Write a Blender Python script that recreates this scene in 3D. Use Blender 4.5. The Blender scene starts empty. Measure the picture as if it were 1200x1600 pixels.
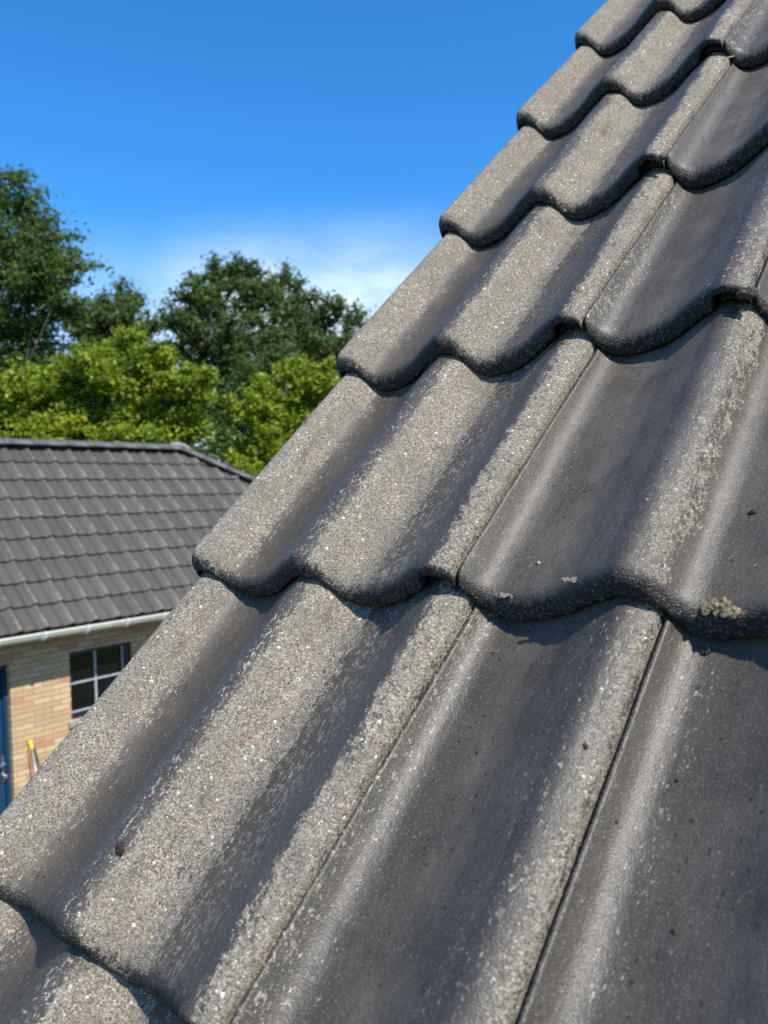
import bpy, math, random
import numpy as np
from mathutils import Matrix, Vector

R = math.radians
scene = bpy.context.scene
col = scene.collection

# ------------------------------------------------------------------ camera
CAM = np.array([0.7022, -0.3089, 3.8])
CX = np.array([0.7589, 0.6505, -0.0320]); CX /= np.linalg.norm(CX)
CZ = np.array([-0.6511, 0.7587, -0.0193]); CZ -= CX * (CX @ CZ); CZ /= np.linalg.norm(CZ)
CY = np.cross(CZ, CX)                     # image down
FPX = 1249.13                             # focal length in pixels of the 1200 x 1600 frame
cd = bpy.data.cameras.new('camera'); cam = bpy.data.objects.new('camera', cd); col.objects.link(cam)
m = Matrix(((CX[0], -CY[0], -CZ[0], CAM[0]), (CX[1], -CY[1], -CZ[1], CAM[1]), (CX[2], -CY[2], -CZ[2], CAM[2]), (0, 0, 0, 1)))
cam.matrix_world = m
cd.sensor_fit = 'VERTICAL'; cd.sensor_height = 34.6; cd.sensor_width = 25.95
cd.lens = 34.6 * FPX / 1600
cd.clip_start = 0.02; cd.clip_end = 3000
cd.dof.use_dof = True; cd.dof.focus_distance = 0.75; cd.dof.aperture_fstop = 9.0
scene.camera = cam

# ------------------------------------------------------------------ sun and sky
SUN = np.array([0.628, -0.09, 0.768]); SUN /= np.linalg.norm(SUN)     # direction towards the sun
SUN_EL = math.asin(SUN[2]); SUN_AZ = math.atan2(SUN[0], SUN[1])
sd = bpy.data.lights.new('sun', 'SUN'); sd.energy = 5.0; sd.angle = R(0.55); sd.color = (1.0, 0.94, 0.83)
so = bpy.data.objects.new('sun', sd); col.objects.link(so)
so.rotation_euler = Vector(SUN).to_track_quat('Z', 'Y').to_euler()
so.location = (3, 0, 12)

world = bpy.data.worlds.new('World'); scene.world = world; world.use_nodes = True
wt = world.node_tree; wn = wt.nodes; wl = wt.links
bg = wn['Background']; bg.inputs['Strength'].default_value = 0.10
sky = wn.new('ShaderNodeTexSky'); sky.sky_type = 'NISHITA'; sky.sun_disc = False
sky.sun_elevation = SUN_EL; sky.sun_rotation = SUN_AZ
sky.air_density = 1.0; sky.dust_density = 0.35; sky.ozone_density = 3.0; sky.altitude = 0
tc = wn.new('ShaderNodeTexCoord')
hs = wn.new('ShaderNodeHueSaturation'); hs.inputs['Hue'].default_value = .492; hs.inputs['Saturation'].default_value = 1.30; hs.inputs['Value'].default_value = 1.34
wl.new(sky.outputs[0], hs.inputs['Color'])
tn = wn.new('ShaderNodeVectorMath'); tn.operation = 'MULTIPLY'; wl.new(hs.outputs[0], tn.inputs[0]); tn.inputs[1].default_value = (0.70, 1.02, 1.30)
mp = wn.new('ShaderNodeMapping'); mp.inputs['Scale'].default_value = (2.2, 2.2, 7.0); mp.inputs['Rotation'].default_value = (0.15, 0.1, 0.7)
wl.new(tc.outputs['Generated'], mp.inputs[0])
cn = wn.new('ShaderNodeTexNoise'); cn.inputs['Scale'].default_value = 1.3; cn.inputs['Detail'].default_value = 9; cn.inputs['Roughness'].default_value = 0.62
cn.inputs['Distortion'].default_value = 0.25
wl.new(mp.outputs[0], cn.inputs['Vector'])
sx = wn.new('ShaderNodeSeparateXYZ'); wl.new(tc.outputs['Generated'], sx.inputs[0])
def wmap(src, a, b, c, d_):
    n = wn.new('ShaderNodeMapRange'); n.interpolation_type = 'SMOOTHSTEP'
    n.inputs[1].default_value = a; n.inputs[2].default_value = b; n.inputs[3].default_value = c; n.inputs[4].default_value = d_
    wl.new(src, n.inputs[0]); return n.outputs[0]
def wmath(op, a, b):
    n = wn.new('ShaderNodeMath'); n.operation = op
    for i, v in enumerate((a, b)):
        if isinstance(v, (int, float)): n.inputs[i].default_value = v
        else: wl.new(v, n.inputs[i])
    return n.outputs[0]
low = wmap(sx.outputs[2], 0.14, 0.34, 1.0, 0.0)            # thin cloud only near the horizon
cdir = -np.array([0, 0, 0.]) + CX * (540 - 600) / FPX + CY * (500 - 800) / FPX + CZ
cdir /= np.linalg.norm(cdir)                                  # bearing of the cloud bank
dt = wn.new('ShaderNodeVectorMath'); dt.operation = 'DOT_PRODUCT'; wl.new(tc.outputs['Generated'], dt.inputs[0]); dt.inputs[1].default_value = tuple(cdir)
bank = wmap(dt.outputs['Value'], 0.968, 0.998, 0.0, 1.0)
bank = wmath('MULTIPLY', bank, wmap(sx.outputs[2], 0.23, 0.355, 1.0, 0.0))
cloud = wmath('ADD', wmath('MULTIPLY', wmap(cn.outputs[0], 0.36, 0.72, 0.35, .85), low), wmath('MULTIPLY', bank, wmap(cn.outputs[0], 0.34, 0.60, 0.45, 1.25)))
mx = wn.new('ShaderNodeMix'); mx.data_type = 'RGBA'
wl.new(wmath('MINIMUM', wmath('MULTIPLY', cloud, 0.85), .92), mx.inputs[0]); wl.new(tn.outputs[0], mx.inputs[6]); mx.inputs[7].default_value = (7.4, 8.6, 9.4, 1)
wl.new(mx.outputs[2], bg.inputs['Color'])

scene.view_settings.view_transform = 'Standard'; scene.view_settings.look = 'None'
scene.view_settings.gamma = 1; scene.view_settings.use_curve_mapping = False
scene.view_settings.exposure = 0.42
scene.cycles.use_denoising = False
scene.cycles.max_bounces = 6
scene.cycles.transparent_max_bounces = 12

# ------------------------------------------------------------------ helpers
def tag(o, label=None, cat=None, group=None, kind=None):
    if label: o['label'] = label
    if cat: o['category'] = cat
    if group: o['group'] = group
    if kind: o['kind'] = kind
    return o

def empty(name, loc, rot=(0, 0, 0)):
    o = bpy.data.objects.new(name, None); col.objects.link(o); o.location = loc; o.rotation_euler = rot
    o.empty_display_size = 0.1
    return o

def mesh_obj(name, V, F, mat, parent=None, smooth=False, loc=None, rot=None):
    me = bpy.data.meshes.new(name)
    V = np.asarray(V, dtype=np.float32)
    if isinstance(F, np.ndarray):
        nf, k = F.shape
        me.vertices.add(len(V)); me.vertices.foreach_set('co', V.ravel())
        me.loops.add(nf * k); me.loops.foreach_set('vertex_index', F.astype(np.int32).ravel())
        me.polygons.add(nf)
        me.polygons.foreach_set('loop_start', np.arange(0, nf * k, k, dtype=np.int32))
        me.polygons.foreach_set('loop_total', np.full(nf, k, dtype=np.int32))
        me.update(calc_edges=True); me.validate()
    else:
        me.from_pydata([tuple(map(float, v)) for v in V], [], F); me.update()
    if smooth: me.polygons.foreach_set('use_smooth', np.ones(len(me.polygons), dtype=bool))
    if mat:
        for mm in (mat if isinstance(mat, (list, tuple)) else [mat]): me.materials.append(mm)
    o = bpy.data.objects.new(name, me); col.objects.link(o)
    if parent: o.parent = parent
    if loc is not None: o.location = loc
    if rot is not None: o.rotation_euler = rot
    return o

class MB:
    """collects boxes, tubes and prisms into one mesh"""
    def __init__(s): s.v = []; s.f = []
    def box(s, a, b):
        n = len(s.v); x0, y0, z0 = a; x1, y1, z1 = b
        s.v += [(x0, y0, z0), (x1, y0, z0), (x1, y1, z0), (x0, y1, z0), (x0, y0, z1), (x1, y0, z1), (x1, y1, z1), (x0, y1, z1)]
        s.f += [tuple(n + i for i in q) for q in ((0, 3, 2, 1), (4, 5, 6, 7), (0, 1, 5, 4), (1, 2, 6, 5), (2, 3, 7, 6), (3, 0, 4, 7))]
        return s
    def tube(s, pts, rad, n=10, caps=True):
        pts = [np.array(p, float) for p in pts]
        rad = rad if hasattr(rad, '__len__') else [rad] * len(pts)
        base = len(s.v); up = None
        for i, p in enumerate(pts):
            d = pts[min(i + 1, len(pts) - 1)] - pts[max(i - 1, 0)]; d /= np.linalg.norm(d)
            if up is None:
                up = np.cross(d, (0, 0, 1)); 
                if np.linalg.norm(up) < 1e-3: up = np.cross(d, (0, 1, 0))
            a = up - d * (up @ d); a /= np.linalg.norm(a); up = a; b = np.cross(d, a)
            for j in range(n):
                t = 2 * math.pi * j / n
                s.v.append(tuple(p + rad[i] * (math.cos(t) * a + math.sin(t) * b)))
        for i in range(len(pts) - 1):
            for j in range(n):
                q = base + i * n
                s.f.append((q + j, q + (j + 1) % n, q + n + (j + 1) % n, q + n + j))
        if caps:
            s.f.append(tuple(base + j for j in reversed(range(n))))
            s.f.append(tuple(base + (len(pts) - 1) * n + j for j in range(n)))
        return s
    def poly(s, pts):
        n = len(s.v); s.v += [tuple(p) for p in pts]; s.f.append(tuple(range(n, n + len(pts)))); return s
    def build(s, name, mat, parent=None, smooth=False, bevel=0, **kw):
        o = mesh_obj(name, s.v, s.f, mat, parent, smooth, **kw)
        if bevel:
            b = o.modifiers.new('bevel', 'BEVEL'); b.width = bevel; b.segments = 2; b.limit_method = 'ANGLE'
        return o

def hash2(ix, iy, seed):
    h = (ix.astype(np.int64) * 374761393 + iy.astype(np.int64) * 668265263 + seed * 974634777) & 0xffffffff
    h = ((h ^ (h >> 13)) * 1274126177) & 0xffffffff
    h = (h ^ (h >> 16)) & 0xffffffff
    return h / 4294967295.0
def vnoise(x, y, seed=0):
    ix = np.floor(x); iy = np.floor(y); fx = x - ix; fy = y - iy
    fx = fx * fx * (3 - 2 * fx); fy = fy * fy * (3 - 2 * fy)
    a = hash2(ix, iy, seed); b = hash2(ix + 1, iy, seed); c = hash2(ix, iy + 1, seed); d = hash2(ix + 1, iy + 1, seed)
    return (a + (b - a) * fx + (c - a) * fy + (a - b - c + d) * fx * fy) * 2 - 1
def fbm(x, y, seed=0, o=3):
    r = 0; a = 1
    for i in range(o):
        r = r + a * vnoise(x * 2 ** i, y * 2 ** i, seed + i * 7); a *= .5
    return r / 1.6

# ------------------------------------------------------------------ materials
def new_mat(name):
    mt = bpy.data.materials.new(name); mt.use_nodes = True
    nt = mt.node_tree; b = nt.nodes['Principled BSDF']
    return mt, nt, b
class NT:
    def __init__(s, nt): s.nt = nt
    def new(s, t, **kw):
        n = s.nt.nodes.new(t)
        for k, v in kw.items(): setattr(n, k, v)
        return n
    def link(s, a, b): s.nt.links.new(a, b)
    def setin(s, sock, v):
        if isinstance(v, (int, float)): sock.default_value = v
        elif isinstance(v, tuple): sock.default_value = v if len(v) == len(sock.default_value) else tuple(v) + (1,)
        else: s.link(v, sock)
    def math(s, op, a, b=0.0, c=None, clamp=False):
        n = s.new('ShaderNodeMath', operation=op); n.use_clamp = clamp
        s.setin(n.inputs[0], a); s.setin(n.inputs[1], b)
        if c is not None: s.setin(n.inputs[2], c)
        return n.outputs[0]
    def vmath(s, op, a, b=None):
        n = s.new('ShaderNodeVectorMath', operation=op); s.setin(n.inputs[0], a)
        if b is not None: s.setin(n.inputs[1], b)
        return n.outputs[0]
    def noise(s, vec, scale, detail=3, rough=.5, dist=0.0):
        n = s.new('ShaderNodeTexNoise'); s.link(vec, n.inputs['Vector']); n.inputs['Scale'].default_value = scale
        n.inputs['Detail'].default_value = detail; n.inputs['Roughness'].default_value = rough; n.inputs['Distortion'].default_value = dist
        return n.outputs[0]
    def vor(s, vec, scale, feature='F1'):
        n = s.new('ShaderNodeTexVoronoi', feature=feature); s.link(vec, n.inputs['Vector']); n.inputs['Scale'].default_value = scale
        return n
    def ramp(s, x, stops, interp='LINEAR'):
        n = s.new('ShaderNodeValToRGB'); n.color_ramp.interpolation = interp
        e = n.color_ramp.elements
        while len(e) < len(stops): e.new(.5)
        for i, (p, c) in enumerate(stops):
            e[i].position = p; e[i].color = tuple(c) + (1,) if hasattr(c, '__len__') else (c, c, c, 1)
        s.link(x, n.inputs[0]); return n.outputs[0]
    def smooth(s, x, a, b, lo=0.0, hi=1.0):
        n = s.new('ShaderNodeMapRange', interpolation_type='SMOOTHSTEP')
        s.setin(n.inputs[0], x); n.inputs[1].default_value = a; n.inputs[2].default_value = b; n.inputs[3].default_value = lo; n.inputs[4].default_value = hi
        return n.outputs[0]
    def mix(s, f, a, b):
        n = s.new('ShaderNodeMix', data_type='RGBA'); s.setin(n.inputs[0], f); s.setin(n.inputs[6], a); s.setin(n.inputs[7], b); return n.outputs[2]
    def mixf(s, f, a, b):
        n = s.new('ShaderNodeMix', data_type='FLOAT'); s.setin(n.inputs[0], f); s.setin(n.inputs[2], a); s.setin(n.inputs[3], b); return n.outputs[0]
    def attr(s, name):
        n = s.new('ShaderNodeAttribute', attribute_name=name); return n.outputs['Fac']

def make_tile_mat():
    mt, nt, b = new_mat('weathered_concrete'); g = NT(nt)
    tcn = g.new('ShaderNodeTexCoord'); oi = g.new('ShaderNodeObjectInfo')
    rnd = g.vmath('MULTIPLY', g.new('ShaderNodeCombineXYZ').outputs[0], (1, 1, 1))
    cx = g.new('ShaderNodeCombineXYZ'); g.link(oi.outputs['Random'], cx.inputs[0]); g.link(oi.outputs['Random'], cx.inputs[1])
    off = g.vmath('MULTIPLY', cx.outputs[0], (37.0, 91.0, 0.0))
    P = g.vmath('ADD', tcn.outputs['Object'], off)
    Ps = g.vmath('MULTIPLY', P, (1.0, .42, 1.0))              # drawn out down the slope
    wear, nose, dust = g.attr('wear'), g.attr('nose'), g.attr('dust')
    v1 = g.vor(P, 760); v2 = g.vor(P, 270); v3 = g.vor(P, 1500)
    sp1 = g.new('ShaderNodeSeparateColor'); g.link(v1.outputs['Color'], sp1.inputs[0])
    sp2 = g.new('ShaderNodeSeparateColor'); g.link(v2.outputs['Color'], sp2.inputs[0])
    sp3 = g.new('ShaderNodeSeparateColor'); g.link(v3.outputs['Color'], sp3.inputs[0])
    n_big = g.noise(P, 22, 3); n_mid = g.noise(Ps, 120, 4, .6); n_fine = g.noise(P, 900, 2, .6); n_fl = g.noise(Ps, 330, 3, .7)
    # exposed aggregate
    sand = g.ramp(sp1.outputs[0], [(0, (.040, .035, .029)), (.22, (.145, .129, .105)), (.62, (.285, .256, .207)), (.90, (.43, .39, .315)), (1, (.68, .63, .52))])
    sand2 = g.ramp(sp3.outputs[1], [(0, (.050, .044, .036)), (.4, (.20, .179, .146)), (.85, (.33, .297, .242)), (1, (.54, .50, .42))])
    sand = g.mix(.42, sand, sand2)
    tint = g.ramp(sp1.outputs[1], [(0, (1, 1, 1)), (.7, (1, .98, .95)), (.86, (1.08, .93, .80)), (1, (1.0, 1.0, .82))])
    n = g.new('ShaderNodeMix', data_type='RGBA', blend_type='MULTIPLY'); n.inputs[0].default_value = .8; g.link(sand, n.inputs[6]); g.link(tint, n.inputs[7]); sand = n.outputs[2]
    # scattered larger pebbles
    prad = g.math('MULTIPLY_ADD', g.math('POWER', sp2.outputs[1], 2.0), .36, .12)
    psel = g.math('GREATER_THAN', sp2.outputs[0], .875)
    pr = g.math('MULTIPLY', psel, g.math('LESS_THAN', v2.outputs['Distance'], prad))
    prh = g.math('MULTIPLY', psel, g.math('MAXIMUM', g.math('SUBTRACT', prad, v2.outputs['Distance']), 0.0))
    pebc = g.ramp(sp2.outputs[2], [(0, (.60, .575, .51)), (.35, (.82, .79, .71)), (.72, (.55, .47, .30)), (.84, (.66, .57, .22)), (.91, (.45, .17, .07)), (.97, (.38, .12, .08))], 'CONSTANT')
    sand = g.mix(pr, sand, pebc)
    # dark pits between the grains
    pit = g.math('MULTIPLY', g.math('GREATER_THAN', sp2.outputs[1], .90), g.math('LESS_THAN', v2.outputs['Distance'], .22))
    sand = g.mix(g.math('MULTIPLY', pit, .85), sand, (.03, .027, .022))
    grime = g.smooth(n_big, .35, .7)
    sand = g.mix(g.math('MULTIPLY', grime, .35), sand, (.135, .120, .102))
    blot = g.smooth(g.noise(Ps, 48, 5, .7), .57, .70)
    sand = g.mix(g.math('MULTIPLY', blot, .5), sand, (.075, .066, .054))
    # old dark coating
    coat = g.mix(n_mid, (.026, .0220, .0165), (.064, .0545, .0415))
    coat = g.mix(g.math('MULTIPLY', dust, g.smooth(n_big, .25, .75, .25, .95)), coat, (.132, .109, .082))
    speck = g.math('GREATER_THAN', sp3.outputs[0], .93)
    coat = g.mix(g.math('MULTIPLY', speck, .35), coat, (.30, .29, .27))
    dsp = g.math('MULTIPLY', g.math('GREATER_THAN', sp2.outputs[0], .915), g.math('LESS_THAN', v2.outputs['Distance'], g.math('MULTIPLY', sp2.outputs[2], .42)))
    coat = g.mix(g.math('MULTIPLY', dsp, .8), coat, (.018, .015, .012))
    strk = g.smooth(g.noise(g.vmath('MULTIPLY', P, (1.0, .16, 1.0)), 160, 4, .65), .56, .70)
    coat = g.mix(g.math('MULTIPLY', strk, .45), coat, (.030, .026, .022))
    pitn = g.smooth(g.noise(g.vmath('MULTIPLY', P, (1.0, .5, 1.0)), 430, 2, .5), .69, .73)
    coat = g.mix(g.math('MULTIPLY', pitn, .85), coat, (.012, .010, .008))
    nosec = g.mix(n_mid, (.009, .0085, .008), (.034, .030, .026))  # nose faces near black: staining plus their shade, painted into the colour
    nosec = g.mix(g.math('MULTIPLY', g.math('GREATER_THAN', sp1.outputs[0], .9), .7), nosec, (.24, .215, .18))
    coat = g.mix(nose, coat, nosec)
    # where the coating is gone
    w = g.math('ADD', wear, g.math('MULTIPLY', g.math('SUBTRACT', n_fl, .5), 2.0))
    w = g.math('ADD', w, g.math('MULTIPLY', g.math('SUBTRACT', sp1.outputs[2], .5), .34))
    w = g.math('ADD', w, g.math('MULTIPLY', g.math('SUBTRACT', n_mid, .5), .9))
    fl_n = g.noise(g.vmath('MULTIPLY', P, (1.0, .40, 1.0)), 430, 2, .7); fl_p = g.noise(P, 130, 4, .7)
    fthr = g.math('SUBTRACT', .84, g.math('MULTIPLY', g.attr('fleck'), g.math('MULTIPLY_ADD', fl_p, .75, -.07)))
    flm = g.smooth(g.math('SUBTRACT', fl_n, fthr), 0.0, .02)
    coat = g.mix(flm, coat, g.mix(sp3.outputs[2], (.16, .145, .12), (.38, .35, .30)))
    mask = g.smooth(w, .50, .54)
    g.link(g.mix(mask, coat, sand), b.inputs['Base Color'])
    rough_c = g.mixf(nose, g.mixf(dust, .37, .58), .75)
    g.link(g.mixf(mask, g.math('ADD', rough_c, g.math('MULTIPLY', n_fine, .10)), .88), b.inputs['Roughness'])
    g.link(g.mixf(mask, .56, .18), b.inputs['Specular IOR Level'])
    # relief
    hs_ = g.math('ADD', g.math('MULTIPLY', g.math('SUBTRACT', .6, v1.outputs['Distance']), .00075), g.math('MULTIPLY', g.math('SUBTRACT', .6, v3.outputs['Distance']), .0005))
    hs_ = g.math('ADD', hs_, g.math('MULTIPLY', prh, .0022))
    hs_ = g.math('SUBTRACT', hs_, g.math('MULTIPLY', pit, .0012))
    hs_ = g.math('ADD', hs_, g.math('MULTIPLY', n_mid, .0008))
    hc = g.math('ADD', g.math('MULTIPLY', n_fine, .00034), g.math('MULTIPLY', n_mid, .0005))
    hc = g.math('ADD', hc, g.math('MULTIPLY', g.math('SUBTRACT', .6, v1.outputs['Distance']), g.mixf(nose, .00012, .0019)))
    hc = g.math('SUBTRACT', hc, g.math('MULTIPLY', dsp, -.0006))
    bump = g.new('ShaderNodeBump'); bump.inputs['Distance'].default_value = 1.0; bump.inputs['Strength'].default_value = 1.0
    g.link(g.mixf(mask, hc, hs_), bump.inputs['Height']); g.link(bump.outputs[0], b.inputs['Normal'])
    return mt
MAT_TILE = make_tile_mat()

def simple(name, c1, c2=None, scale=8, rough=.6, bump=0, metal=0, spec=.5):
    mt, nt, b = new_mat(name); g = NT(nt)
    tcn = g.new('ShaderNodeTexCoord'); c2 = c2 or tuple(x * .8 for x in c1)
    n = g.noise(tcn.outputs['Object'], scale, 5, .6)
    g.link(g.mix(g.smooth(n, .3, .7), c1, c2), b.inputs['Base Color'])
    b.inputs['Roughness'].default_value = rough; b.inputs['Metallic'].default_value = metal; b.inputs['Specular IOR Level'].default_value = spec
    if bump:
        bp = g.new('ShaderNodeBump'); bp.inputs['Distance'].default_value = bump; g.link(n, bp.inputs['Height']); g.link(bp.outputs[0], b.inputs['Normal'])
    return mt

def brick_mat(name, axis, yellow=True):
    mt, nt, b = new_mat(name); g = NT(nt)
    tcn = g.new('ShaderNodeTexCoord'); sp = g.new('ShaderNodeSeparateXYZ'); g.link(tcn.outputs['Object'], sp.inputs[0])
    u = sp.outputs[axis]; z = sp.outputs[2]
    row = g.math('FLOOR', g.math('DIVIDE', z, .0625))
    sh = g.math('MULTIPLY', g.math('MODULO', g.math('ABSOLUTE', row), 2.0), .5)
    uu = g.math('ADD', g.math('DIVIDE', u, .22), sh); colm = g.math('FLOOR', uu)
    fu = g.math('MULTIPLY', g.math('FRACT', uu), .22); fz = g.math('MULTIPLY', g.math('FRACT', g.math('DIVIDE', z, .0625)), .0625)
    mort = g.math('MAXIMUM', g.math('LESS_THAN', fu, .010), g.math('LESS_THAN', fz, .0105))
    cmb = g.new('ShaderNodeCombineXYZ'); g.link(row, cmb.inputs[0]); g.link(colm, cmb.inputs[1])
    wn_ = g.new('ShaderNodeTexWhiteNoise', noise_dimensions='2D'); g.link(cmb.outputs[0], wn_.inputs['Vector'])
    c = g.ramp(wn_.outputs['Value'], [(0, (.53, .375, .20)), (.25, (.60, .43, .235)), (.5, (.47, .325, .175)), (.7, (.60, .44, .25)), (.86, (.54, .30, .17)), (.95, (.48, .23, .13)), (1, (.52, .34, .18))], 'CONSTANT')
    nz = g.noise(tcn.outputs['Object'], 60, 5, .65); nb = g.noise(tcn.outputs['Object'], 2.5, 3)
    c = g.mix(g.math('MULTIPLY', g.smooth(nz, .35, .75), .35), c, (.34, .22, .12))
    c = g.mix(g.math('MULTIPLY', g.smooth(nb, .5, .8), .2), c, (.35, .27, .17))
    c = g.mix(mort, c, (.27, .235, .18))
    g.link(c, b.inputs['Base Color']); b.inputs['Roughness'].default_value = .9
    bp = g.new('ShaderNodeBump'); bp.inputs['Distance'].default_value = .004
    g.link(g.math('SUBTRACT', nz, g.math('MULTIPLY', mort, 1.2)), bp.inputs['Height']); g.link(bp.outputs[0], b.inputs['Normal'])
    return mt
MAT_BRICK = brick_mat('yellow_brick', 1)
MAT_BRICK_X = brick_mat('yellow_brick_side', 0)

def far_tile_mat():
    mt, nt, b = new_mat('far_roof_tile'); g = NT(nt)
    tcn = g.new('ShaderNodeTexCoord'); P = tcn.outputs['Object']
    tr, cr = g.attr('tilernd'), g.attr('crest')
    n1 = g.noise(P, 3.0, 4, .6); n2 = g.noise(P, 14, 4, .65); n3 = g.noise(P, 90, 3, .6)
    c = g.mix(tr, (.043, .0405, .034), (.066, .060, .049))
    c = g.mix(g.math('MULTIPLY', cr, .26), c, (.12, .106, .088)); c = g.mix(g.math('MULTIPLY', g.smooth(n1, .35, .7), .7), c, (.058, .053, .046))
    w = g.math('MULTIPLY', cr, g.smooth(g.math('ADD', n2, g.math('MULTIPLY', tr, .25)), .42, .85))
    c = g.mix(g.math('MULTIPLY', w, .9), c, (.21, .18, .14))
    c = g.mix(g.math('MULTIPLY', g.smooth(n3, .5, .8), .3), c, (.045, .045, .042))
    g.link(c, b.inputs['Base Color']); b.inputs['Roughness'].default_value = .62
    bp = g.new('ShaderNodeBump'); bp.inputs['Distance'].default_value = .003; g.link(n3, bp.inputs['Height']); g.link(bp.outputs[0], b.inputs['Normal'])
    return mt
MAT_FAR = far_tile_mat()

def leaf_mat(name, cols, trans):
    mt, nt, b = new_mat(name); g = NT(nt)
    lr, cr = g.attr('leafrnd'), g.attr('clumprnd')
    a = g.ramp(g.math('ADD', g.math('MULTIPLY', lr, .5), g.math('MULTIPLY', cr, .5)), [(i / (len(cols) - 1), c) for i, c in enumerate(cols)])
    g.link(a, b.inputs['Base Color']); b.inputs['Roughness'].default_value = .45; b.inputs['Specular IOR Level'].default_value = .35
    t = g.new('ShaderNodeBsdfTranslucent'); g.link(g.mix(.5, a, trans), t.inputs['Color'])
    mxs = g.new('ShaderNodeMixShader'); mxs.inputs[0].default_value = .32
    g.link(b.outputs[0], mxs.inputs[1]); g.link(t.outputs[0], mxs.inputs[2]); g.link(mxs.outputs[0], nt.nodes['Material Output'].inputs['Surface'])
    return mt
MAT_OAK = leaf_mat('oak_leaf', [(.040, .075, .018), (.064, .114, .025), (.092, .156, .032), (.138, .190, .042)], (.21, .32, .04))
MAT_OAK2 = leaf_mat('far_oak_leaf', [(.048, .084, .024), (.075, .120, .032), (.102, .156, .042), (.145, .180, .055)], (.20, .29, .05))
MAT_ACACIA = leaf_mat('yellow_green_leaf', [(.085, .155, .012), (.145, .230, .016), (.225, .305, .020), (.33, .35, .024), (.42, .30, .03)], (.42, .52, .03))
MAT_BARK = simple('bark', (.10, .085, .07), (.05, .042, .034), 14, .9, .01)
MAT_BARK_PALE = simple('pale_bark', (.25, .20, .17), (.14, .11, .09), 10, .9, .01)
MAT_CREAM = simple('cream_pvc', (.56, .57, .46), (.48, .49, .40), 6, .35)
MAT_GUTTER_IN = simple('gutter_inside', (.035, .035, .03), None, 12, .8)
MAT_BLUE = simple('blue_paint', (.008, .045, .105), (.006, .036, .088), 3, .3)
MAT_NAVY = simple('navy_frame', (.006, .013, .030), (.005, .010, .024), 4, .35)
MAT_WHITE = simple('white_paint', (.70, .72, .72), (.62, .64, .64), 6, .4)
MAT_BAR = simple('pale_grey_bars', (.42, .46, .47), (.34, .38, .39), 8, .5)
MAT_STEEL = simple('brushed_steel', (.55, .55, .54), (.42, .42, .41), 40, .3, 0, .9)
MAT_STONE = simple('sill_stone', (.33, .31, .28), (.24, .22, .20), 20, .8, .002)
MAT_DARKWOOD = simple('dark_boards', (.035, .030, .026), (.02, .018, .016), 10, .7)
MAT_YELLOW = simple('yellow_plastic', (.72, .62, .03), (.60, .50, .03), 9, .4)
MAT_GREYPOLE = simple('grey_pole', (.42, .42, .40), (.30, .30, .29), 30, .35, 0, .3)
MAT_REDPOLE = simple('orange_wood', (.42, .17, .07), (.30, .12, .05), 30, .5)
MAT_GREENPOLE = simple('dark_green_pole', (.05, .065, .05), None, 20, .5)
MAT_BRISTLE = simple('bristle', (.25, .17, .08), (.14, .09, .04), 60, .9)
MAT_ROOM = simple('dark_interior', (.006, .006, .005), None, 3, .9)
MAT_MOSS = simple('dry_moss', (.10, .085, .055), (.03, .027, .02), 300, .95, .001)
MAT_CRUST = simple('pale_crust', (.30, .265, .19), (.12, .105, .075), 500, .9, .0006)
MAT_TAN = simple('tan_moss', (.27, .215, .13), (.045, .036, .026), 420, .95, .001)
MAT_BROWN = simple('dark_brown_dirt', (.045, .022, .014), (.02, .012, .009), 400, .9, .0006)
MAT_STRAW = simple('dry_straw', (.50, .40, .22), (.34, .26, .14), 200, .7)
MAT_LEAD = simple('weathered_ridge', (.11, .108, .103), (.07, .069, .066), 9, .6, .003)

def glass_mat():
    mt, nt, b = new_mat('window_glass'); g = NT(nt)
    fr = g.new('ShaderNodeFresnel'); fr.inputs[0].default_value = 1.5
    gl = g.new('ShaderNodeBsdfGlossy'); gl.inputs['Roughness'].default_value = .01
    tr = g.new('ShaderNodeBsdfTransparent'); tr.inputs[0].default_value = (.55, .62, .56, 1)
    mxs = g.new('ShaderNodeMixShader'); g.link(g.math('MULTIPLY', fr.outputs[0], 1.0, clamp=True), mxs.inputs[0]); g.link(tr.outputs[0], mxs.inputs[1]); g.link(gl.outputs[0], mxs.inputs[2])
    g.link(mxs.outputs[0], nt.nodes['Material Output'].inputs['Surface'])
    return mt
MAT_GLASS = glass_mat()

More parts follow.
